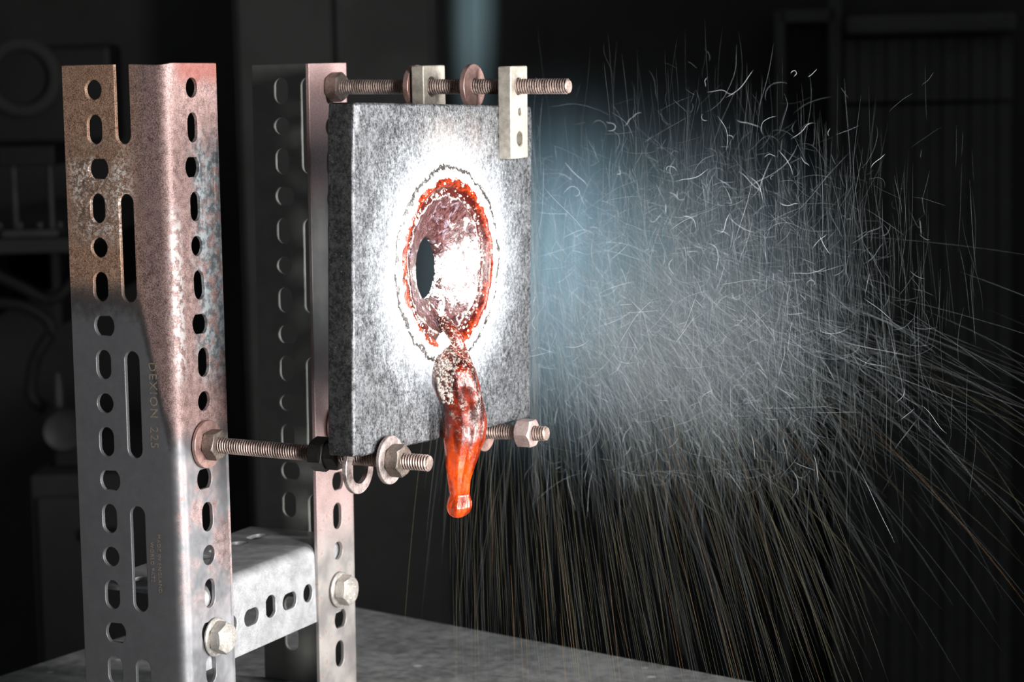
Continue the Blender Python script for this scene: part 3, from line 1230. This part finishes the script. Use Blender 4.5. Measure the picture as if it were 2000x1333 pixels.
# tall locker behind the uprights
D = 2550
ua, _, zt = rp(452, -60, D)
ub, _, zb = rp(880, 1190, D)
lk = thing('tall_locker', tuple(room((ua + ub) / 2, D, FLOOR_Z)), 'tall dark grey locker standing behind the uprights', 'locker')
V, F = room_box(ua, ub, D, D + 420, FLOOR_Z, zt + 60)
bevel(obj('body', V, F, M_MID, lk, smooth=None), 4)
um = (ua + ub) / 2
for a, b in ((ua + 6, um - 2), (um + 2, ub - 6)):
    V, F = room_box(a, b, D - 14, D - 0.5, FLOOR_Z + 60, zt + 40)
    dd = obj('door', V, F, M_MID, lk, smooth=None)
    bevel(dd, 3)
    e = b - 16 if a < um - 50 else a + 10
    V, F = room_box(e, e + 6, D - 30, D - 14.5, -330, -250)
    obj('handle', V, F, M_DK, dd, smooth=None)

# shelf with an instrument stand on it, far left
D = 2350
u0, _, zs = rp(-160, 470, D)
u1, _, _ = rp(150, 470, D)
sh = thing('wall_shelf', tuple(room((u0 + u1) / 2, D, zs)), 'dark shelf on brackets in the gloom at the far left', 'shelf')
V, F = room_box(u0, u1, D - 20, WALL_D, zs - 14, zs)
bevel(obj('board', V, F, M_SHELF, sh, smooth=None), 2)
for a in (u0 + 40, u1 - 30):
    V, F = room_box(a, a + 8, D + 20, WALL_D, zs - 90, zs - 14)
    obj('bracket', V, F, M_DK, sh, smooth=None)
st_ = thing('instrument_stand', tuple(room(rp(55, 450, D)[0], D + 40, zs)), 'dim metal instrument stand with a round ring head on the dark shelf', 'instrument')
a0, a1 = rp(2, 450, D)[0], rp(112, 450, D)[0]
zt1 = rp(50, 325, D)[2]
zt2 = rp(50, 285, D)[2]
V, F = room_box(a0, a1, D, D + 90, zs, zs + 8)
bevel(obj('base', V, F, M_DIM, st_, smooth=None), 1.5)
for uu in (24, 95):
    q = room(rp(uu, 450, D)[0], D + 20, 0)
    V, F = tube([(q.x, q.y, zs + 8), (q.x, q.y, zt1)], 3.2, 14)
    obj('column', V, F, M_DIM, st_)
V, F = room_box(a0, a1, D, D + 90, zt1, zt2)
bevel(obj('top_plate', V, F, M_DK, st_, smooth=None), 1.5)
V, F = room_box(rp(-60, 0, D)[0], rp(205, 0, D)[0], D + 20, D + 90, zt2, rp(50, 88, D)[2])
bevel(obj('head', V, F, M_DK, st_, smooth=None), 6)
cu, _, cz = rp(38, 152, D)
V = []
NT_, NR_ = 48, 14
for i in range(NT_):
    a = 2 * math.pi * i / NT_
    for j in range(NR_):
        b = 2 * math.pi * j / NR_
        r = 33 + 7 * math.cos(b)
        V.append(tuple(room(cu + r * math.cos(a), D + 12 + 7 * math.sin(b), cz + r * math.sin(a))))
F = [(i * NR_ + j, ((i + 1) % NT_) * NR_ + j, ((i + 1) % NT_) * NR_ + (j + 1) % NR_, i * NR_ + (j + 1) % NR_) for i in range(NT_) for j in range(NR_)]
obj('ring', V, F, M_SHELF, st_)
for i in range(6):
    q = room(cu - 50 + 20 * i, D + 18, zt2)
    V, F = tube([(q.x, q.y, zs + 8 + 1), (q.x, q.y, zs + 14)], 3.0, 10)
    obj('stud', V, F, M_DIM, st_)

# drawer cabinet with a regulator on it and hoses above
D = 2250
u0, _, zc = rp(58, 930, D)
u1 = rp(330, 930, D)[0]
cbn = thing('floor_cabinet', tuple(room((u0 + u1) / 2, D, FLOOR_Z)), 'dark floor cabinet behind the near upright at the left', 'cabinet')
V, F = room_box(u0, u1, D, D + 420, FLOOR_Z, zc)
bevel(obj('body', V, F, M_SHELF, cbn, smooth=None), 3)
for k in range(3):
    z1 = zc - 20 - k * 210
    V, F = room_box(u0 + 8, u1 - 8, D - 12, D - 0.5, z1 - 195, z1)
    dw = obj('drawer', V, F, M_SHELF, cbn, smooth=None)
    bevel(dw, 2)
    V, F = room_box(u0 + 50, u1 - 50, D - 24, D - 12.5, z1 - 40, z1 - 30)
    obj('handle', V, F, M_DK, dw, smooth=None)
rg = thing('gas_regulator', tuple(room(rp(112, 930, D)[0], D + 60, zc)), 'dim gas regulator with a round dial on the dark cabinet', 'regulator')
cu, _, cz = rp(115, 850, D)
V, F = room_box(cu - 14, cu + 14, D + 40, D + 90, zc, cz + 10)
bevel(obj('body', V, F, M_DK, rg, smooth=None), 3)
V = []
for k, (r, dd) in enumerate(((0.1, 24), (15, 24), (19, 22), (21, 26), (21, 40))):
    for j in range(36):
        a = 2 * math.pi * j / 36
        V.append(tuple(room(cu + r * math.cos(a), D + dd, cz + r * math.sin(a))))
obj('dial', V, grid_faces(5, 36), M_DIM, rg)
q = room(rp(92, 800, D)[0], D + 60, 0)
V, F = tube([(q.x, q.y, cz), (q.x, q.y, cz + 40), (q.x, q.y, cz + 52)], [5, 5, 3], 12)
obj('valve_stem', V, F, M_DIM, rg)
for k, (pp, lab) in enumerate((([(-30, 525), (40, 560), (100, 585), (150, 540), (175, 480)], 'black hose sagging under the dark shelf, upper one'),
                               ([(-30, 590), (50, 600), (100, 640), (70, 700), (60, 770), (90, 800)], 'black hose looping down to the regulator, lower one'))):
    cp = [room(*rp(a, b, D + 120)) for a, b in pp]
    pts = []
    for i in range(len(cp) - 1):
        p0, p1, p2, p3 = cp[max(i - 1, 0)], cp[i], cp[i + 1], cp[min(i + 2, len(cp) - 1)]
        for s in np.linspace(0, 1, 9)[:-1]:
            pts.append(0.5 * ((2 * p1) + (p2 - p0) * s + (2 * p0 - 5 * p1 + 4 * p2 - p3) * s * s + (3 * p1 - p0 - 3 * p2 + p3) * s ** 3))
    pts.append(cp[-1])
    V, F = tube(pts, 6.5, 10)
    tag(obj('rubber_hose', V, F, M_BLK, origin=tuple(cp[-1])), lab, 'hose', 'hoses at the far left')

# glazed door and roller blind on the back wall, right
D = WALL_D - 4
u0, _, zt = rp(1516, 42, D)
u1 = rp(1622, 42, D)[0]
dr1 = thing('door_1', tuple(room((u0 + u1) / 2, D, FLOOR_Z)), 'narrow dark glazed door with a paler frame on the back wall', 'door')
dr1['kind'] = 'structure'
del dr1['category']
V, F = room_box(u0, u1, D - 25, D, FLOOR_Z, zt)
obj('door_leaf', V, F, M_BLK, dr1, smooth=None)
for a, b, z0, z1 in ((u0 - 6, u0 + 6, FLOOR_Z, zt + 12), (u1 - 8, u1 + 8, FLOOR_Z, zt + 60), (u0, u1, zt - 2, zt + 14)):
    V, F = room_box(a, b, D - 45, D - 25.5, z0, z1)
    obj('door_frame', V, F, M_MID, dr1, smooth=None)
bl = thing('roller_blind', tuple(room(rp(1800, 65, D)[0], D - 30, FLOOR_Z)), 'dim grey roller blind beside the dark door at the right', 'blind')
b0, b1 = rp(1640, 65, D)[0], rp(1965, 65, D)[0]
za, zb_, zc_ = rp(1800, 30, D)[2], rp(1800, 66, D)[2], rp(1800, 196, D)[2]
V, F = room_box(b0, b1, D - 70, D, zb_, za)
bevel(obj('housing', V, F, M_MID, bl, smooth=None), 5)
for k in range(12):
    a, b = b0 + (b1 - b0) * k / 12, b0 + (b1 - b0) * (k + 1) / 12
    V, F = room_box(a + 0.8, b - 0.8, D - 40 - (k % 2) * 3, D - 30, zc_, zb_ - 6)
    obj('upper_slat', V, F, M_MID, bl, smooth=None)
    V, F = room_box(a + 0.8, b - 0.8, D - 34 - (k % 2) * 3, D - 24, FLOOR_Z + 40, zc_ - 5)
    obj('lower_slat', V, F, M_MID, bl, smooth=None)


# ------------------------------------------------------------------ flame (glowing gas behind and right of the plate)
def flame_volume(name, lab, centre, ax, strength, col, streak, power):
    """lens-shaped body of burning gas; emission thins out from its middle to its skin"""
    mt = bpy.data.materials.new(name + '_gas')
    mt.use_nodes = True
    t = mt.node_tree
    t.nodes.clear()
    out = t.nodes.new('ShaderNodeOutputMaterial')
    tc = t.nodes.new('ShaderNodeTexCoord')
    ln = t.nodes.new('ShaderNodeVectorMath')
    ln.operation = 'LENGTH'
    t.links.new(tc.outputs['Object'], ln.inputs[0])
    mr = t.nodes.new('ShaderNodeMapRange')
    mr.interpolation_type = 'SMOOTHSTEP'
    mr.inputs['From Min'].default_value = 1.0
    mr.inputs['From Max'].default_value = 0.0
    t.links.new(ln.outputs['Value'], mr.inputs['Value'])
    pw = t.nodes.new('ShaderNodeMath')
    pw.operation = 'POWER'
    t.links.new(mr.outputs[0], pw.inputs[0])
    pw.inputs[1].default_value = power
    mp = t.nodes.new('ShaderNodeMapping')
    mp.inputs['Scale'].default_value = streak
    t.links.new(tc.outputs['Object'], mp.inputs[0])
    nz_ = t.nodes.new('ShaderNodeTexNoise')
    nz_.inputs['Scale'].default_value = 1.0
    nz_.inputs['Detail'].default_value = 3
    t.links.new(mp.outputs[0], nz_.inputs['Vector'])
    mr2 = t.nodes.new('ShaderNodeMapRange')
    mr2.inputs['From Min'].default_value = 0.3
    mr2.inputs['From Max'].default_value = 0.7
    mr2.inputs['To Min'].default_value = 0.45
    mr2.inputs['To Max'].default_value = 1.35
    t.links.new(nz_.outputs[0], mr2.inputs['Value'])
    mu = t.nodes.new('ShaderNodeMath')
    mu.operation = 'MULTIPLY'
    t.links.new(pw.outputs[0], mu.inputs[0])
    t.links.new(mr2.outputs[0], mu.inputs[1])
    mu2 = t.nodes.new('ShaderNodeMath')
    mu2.operation = 'MULTIPLY'
    t.links.new(mu.outputs[0], mu2.inputs[0])
    mu2.inputs[1].default_value = strength
    em = t.nodes.new('ShaderNodeEmission')
    em.inputs[0].default_value = (*col, 1)
    t.links.new(mu2.outputs[0], em.inputs[1])
    t.links.new(em.outputs[0], out.inputs['Volume'])
    V = []
    n, r_ = 40, 24
    for i in range(r_ + 1):
        th = math.pi * i / r_
        for j in range(n):
            a = 2 * math.pi * j / n
            V.append((math.sin(th) * math.cos(a), math.sin(th) * math.sin(a), math.cos(th)))
    me = bpy.data.meshes.new(name)
    me.from_pydata(V, [], [tuple(reversed(q)) for q in grid_faces(r_ + 1, n)])
    me.validate()
    me.shade_smooth()
    me.materials.append(mt)
    o = bpy.data.objects.new(name, me)
    COL.objects.link(o)
    mx = Matrix((Vector(ax[0]), Vector(ax[1]), Vector(ax[2]))).transposed()
    o.matrix_world = Matrix.Translation(W(*centre)) @ mx.to_4x4()
    return tag(o, lab, 'flame', 'blue flames behind the plate')


def ax3(a, b, c, tilt=0.0):
    """semi-axes (metres) along image-right, away, up; tilt leans the long axis"""
    h = E1 * math.cos(tilt) + Vector((0, 0, 1)) * math.sin(tilt)
    v = -E1 * math.sin(tilt) + Vector((0, 0, 1)) * math.cos(tilt)
    return (h * a * MM, E2 * b * MM, v * c * MM)


FLY = 250.0
flame_volume('flame', 'broad blue flame fanning out behind the right edge of the plate', on_y(1062, 530, FLY), ax3(100, 45, 130, -0.10), 17.0, (0.27, 0.45, 0.56), (9, 3, 1.2), 1.5)
flame_volume('flame', 'wide faint blue glow filled with sparks right of the plate', on_y(1240, 560, FLY + 60), ax3(165, 60, 140, 0.0), 7.0, (0.30, 0.44, 0.52), (12, 3, 1.0), 1.4)
flame_volume('flame', 'slim pale blue flame jet rising over the top of the plate', on_y(925, 20, FLY - 20), ax3(18, 16, 95, -0.03), 18.0, (0.34, 0.52, 0.58), (2, 2, 0.5), 1.1)

# ------------------------------------------------------------------ sparks
SPK = [mat_emit('spark_white', (0.90, 0.95, 1.0), 2.2), mat_emit('spark_pale', (0.62, 0.70, 0.76), 1.3), mat_emit('spark_grey', (0.55, 0.60, 0.62), 0.75),
       mat_emit('spark_dim', (0.50, 0.53, 0.52), 0.36), mat_emit('spark_yellow', (0.62, 0.56, 0.36), 0.55), mat_emit('spark_orange', (0.85, 0.48, 0.24), 0.9)]


def streak_mesh(name, paths, rads, mats, lab, cat, origin, kind='stuff', group=None):
    """paths: (n, k, 3) mm; thin three-sided tubes"""
    P = np.asarray(paths, float)
    n, k, _ = P.shape
    T = np.gradient(P, axis=1)
    T /= np.linalg.norm(T, axis=2, keepdims=True) + 1e-9
    ref = np.array((0.37, 0.81, 0.45))
    A = np.cross(T, ref)
    A /= np.linalg.norm(A, axis=2, keepdims=True) + 1e-9
    B = np.cross(T, A)
    s = np.linspace(0, 1, k)
    taper = np.clip(np.minimum(s / 0.2, (1 - s) / 0.2), 0.15, 1)[None, :, None]
    R = np.asarray(rads, float)[:, None, None] * taper
    rings = [P + R * (A * math.cos(a) + B * math.sin(a)) for a in (0, 2 * math.pi / 3, 4 * math.pi / 3)]
    V = np.stack(rings, axis=2) - np.array(origin)                     # n,k,3(side),3
    V = V.reshape(-1, 3) * MM
    base = (np.arange(n)[:, None, None] * k + np.arange(k - 1)[None, :, None]) * 3
    j = np.arange(3)[None, None, :]
    j2 = (j + 1) % 3
    Q = np.stack([base + j, base + j2, base + 3 + j2, base + 3 + j], axis=-1).reshape(-1, 4)
    me = bpy.data.meshes.new(name)
    me.vertices.add(len(V))
    me.vertices.foreach_set('co', V.ravel())
    me.loops.add(Q.size)
    me.loops.foreach_set('vertex_index', Q.ravel().astype(np.int32))
    me.polygons.add(len(Q))
    me.polygons.foreach_set('loop_start', np.arange(0, Q.size, 4, dtype=np.int32))
    for q in SPK:
        me.materials.append(q)
    me.polygons.foreach_set('material_index', np.repeat(np.asarray(mats, np.int32), (k - 1) * 3))
    me.update(calc_edges=True)
    me.validate()
    o = bpy.data.objects.new(name, me)
    COL.objects.link(o)
    o.location = W(*origin)
    return tag(o, lab, cat, group, kind)


e1 = np.array(E1)
e2 = np.array(E2)
ez = np.array((0, 0, 1.0))
SRC = np.array(on_y(1045, 560, 215.0))

# 1. ballistic fan raining to the right and down
NF, K = 9000, 12
h = np.concatenate([rng.gamma(2.0, 58, NF * 2 // 3), rng.uniform(-48, 110, NF - NF * 2 // 3)])
sx = np.abs(rng.normal(0, 40, NF)) * (h > 20) + rng.normal(0, 8, NF) + np.where(h <= 20, rng.uniform(-30, 10, NF), 0)
sz = rng.normal(-4, 24, NF)
dep = rng.normal(25, 40, NF)
vz = rng.normal(-105, 40, NF) + np.clip(h, 0, 300) * rng.uniform(-0.25, 0.14, NF)
t0 = rng.uniform(0.0, 0.9, NF) ** 1.15
lowt = t0 > 0.42
t1 = t0 + np.where(lowt | (rng.random(NF) < 0.2), rng.uniform(0.3, 0.75, NF), rng.uniform(0.05, 0.3, NF))
s = np.linspace(0, 1, K)[None, :]
tt = t0[:, None] + (t1 - t0)[:, None] * s
drag = (1 - np.exp(-0.4 * tt)) / 0.33
Pf = SRC + (e1 * (sx[:, None] + h[:, None] * drag)[..., None]) + e2 * (dep[:, None] * (0.3 + tt))[..., None] + ez * (sz[:, None] + vz[:, None] * tt - 75 * tt * tt)[..., None]
mid_z = Pf[:, K // 2, 2]
u = rng.random(NF)
warm = mid_z < SRC[2] - 75
mf = np.where(warm, np.where(u < 0.66, 3, np.where(u < 0.93, 4, np.where(u < 0.955, 5, 2))), np.where(u < 0.05, 1, np.where(u < 0.45, 2, 3)))
keep = (Pf[:, :, 2].min(axis=1) > -BENCH + 1) & (~warm | (rng.random(NF) < 0.14))
Pf, mf = Pf[keep], mf[keep]
streak_mesh('spark_shower', Pf, rng.uniform(0.018, 0.04, len(Pf)), mf, 'fan of falling spark streaks spraying right and down from the plate', 'sparks', tuple(SRC))

# 1b. long thin streaks that fall past the plate and in front of the bench edge
NL_ = 330
paths = []
for i in range(NL_):
    uu = 880 + 720 * rng.random() ** 1.1
    vv = rng.uniform(880, 1200)
    ln = rng.uniform(120, 420)
    yb = rng.uniform(55, 190) if uu > 965 else rng.uniform(150, 190)
    slope = 0.02 + 0.42 * max(0.0, (uu - 900) / 700.0) + rng.normal(0, 0.03)
    ss = np.linspace(0, 1, K)
    paths.append([np.array(on_y(uu + slope * ln * (q - 0.12 * q * q), vv + ln * q, yb + 12 * q)) for q in ss])
for p in paths:                                   # streaks end where they strike the bench
    zl = -BENCH + 0.6
    if p[-1][2] < zl < p[0][2]:
        k_ = (p[0][2] - zl) / (p[0][2] - p[-1][2])
        p[:] = [p[0] + (p[-1] - p[0]) * k_ * q for q in np.linspace(0, 1, K)]
u = rng.random(len(paths))
ml = np.where(u < 0.62, 3, np.where(u < 0.95, 4, 5))
streak_mesh('spark_rain', paths, rng.uniform(0.016, 0.034, len(paths)), ml, 'long thin spark streaks falling straight down past the plate and drip', 'sparks', tuple(SRC))

# 2. thin, almost upright streaks hanging in the cloud
NV = 5200
cu_ = np.clip(rng.normal(1340, 190, NV), 1044, 1900)
cv_ = np.clip(rng.normal(620, 155, NV), 130, 1000)
ln_ = rng.uniform(50, 260, NV)
paths = []
for i in range(NV):
    c = np.array(on_y(cu_[i], cv_[i], 250 + rng.normal(0, 45)))
    lean = rng.normal(-0.03, 0.09)
    wob = rng.normal(0, 0.9)
    ph = rng.uniform(0, 6.3)
    L = ln_[i] / 4.0
    ss = np.linspace(-0.5, 0.5, K)[:, None]
    paths.append(c + ez * ss * L + e1 * (lean * ss * L + wob * np.sin(ss * 4 + ph)) + e2 * rng.normal(0, 0.1) * ss * L)
u = rng.random(NV)
mv = np.where(u < 0.02, 1, np.where(u < 0.2, 2, 3))
streak_mesh('spark_veil', paths, rng.uniform(0.016, 0.034, NV), mv, 'veil of fine upright spark streaks in the blue haze', 'sparks', tuple(SRC))


# 3. curling sparks tumbling in the turbulence
def curl(c, L, turn, k, a0):
    p = np.zeros((k, 3))
    a, b = a0, rng.normal(0, 0.5)
    w, wb = rng.normal(0, turn), rng.normal(0, turn * 0.6)
    p[0] = c
    for q in range(1, k):
        w += rng.normal(0, turn * 0.55)
        w *= 0.85
        a += w
        b += rng.normal(0, turn * 0.3)
        p[q] = p[q - 1] + (e1 * math.cos(a) + ez * math.sin(a) + e2 * 0.5 * math.sin(b)) * (L / k)
    return p


NC, KC = 5200, 13
paths = []
for i in range(NC):
    uu = np.clip(rng.normal(1330, 170), 1046, 1800)
    vv = np.clip(rng.normal(600, 150), 120, 920)
    c = np.array(on_y(uu, vv, 250 + rng.normal(0, 45)))
    lowp = vv > 520
    a0 = (rng.normal(-0.9, 0.55) if rng.random() < 0.7 else rng.normal(-2.2, 0.5)) if lowp else rng.choice([math.pi / 2, -math.pi / 2, 0.3, 2.6]) + rng.normal(0, 0.6)
    paths.append(curl(c, rng.gamma(2.2, 6.5), rng.choice([0.03, 0.07, 0.16]), KC, a0))
u = rng.random(NC)
mc = np.where(u < 0.04, 0, np.where(u < 0.22, 1, np.where(u < 0.65, 2, 3)))
streak_mesh('spark_swirl', paths, rng.uniform(0.018, 0.038, NC), mc, 'tangle of short curling sparks right of the plate', 'sparks', tuple(SRC))

# 4. the brightest curls, one by one
KB = 22
for i in range(48):
    uu = np.clip(rng.normal(1420, 150), 1120, 1760)
    vv = np.clip(rng.normal(370, 140), 150, 720)
    c = np.array(on_y(uu, vv, 250 + rng.normal(0, 35)))
    p = curl(c, rng.uniform(4, 22), rng.choice([0.06, 0.13, 0.2]), KB, rng.uniform(0, 6.3))
    streak_mesh('curling_spark', [p], [rng.uniform(0.035, 0.065)], [0], 'single bright white spark curling in the dark above the spark fan', 'spark', tuple(p[0]), None, 'bright curling sparks')
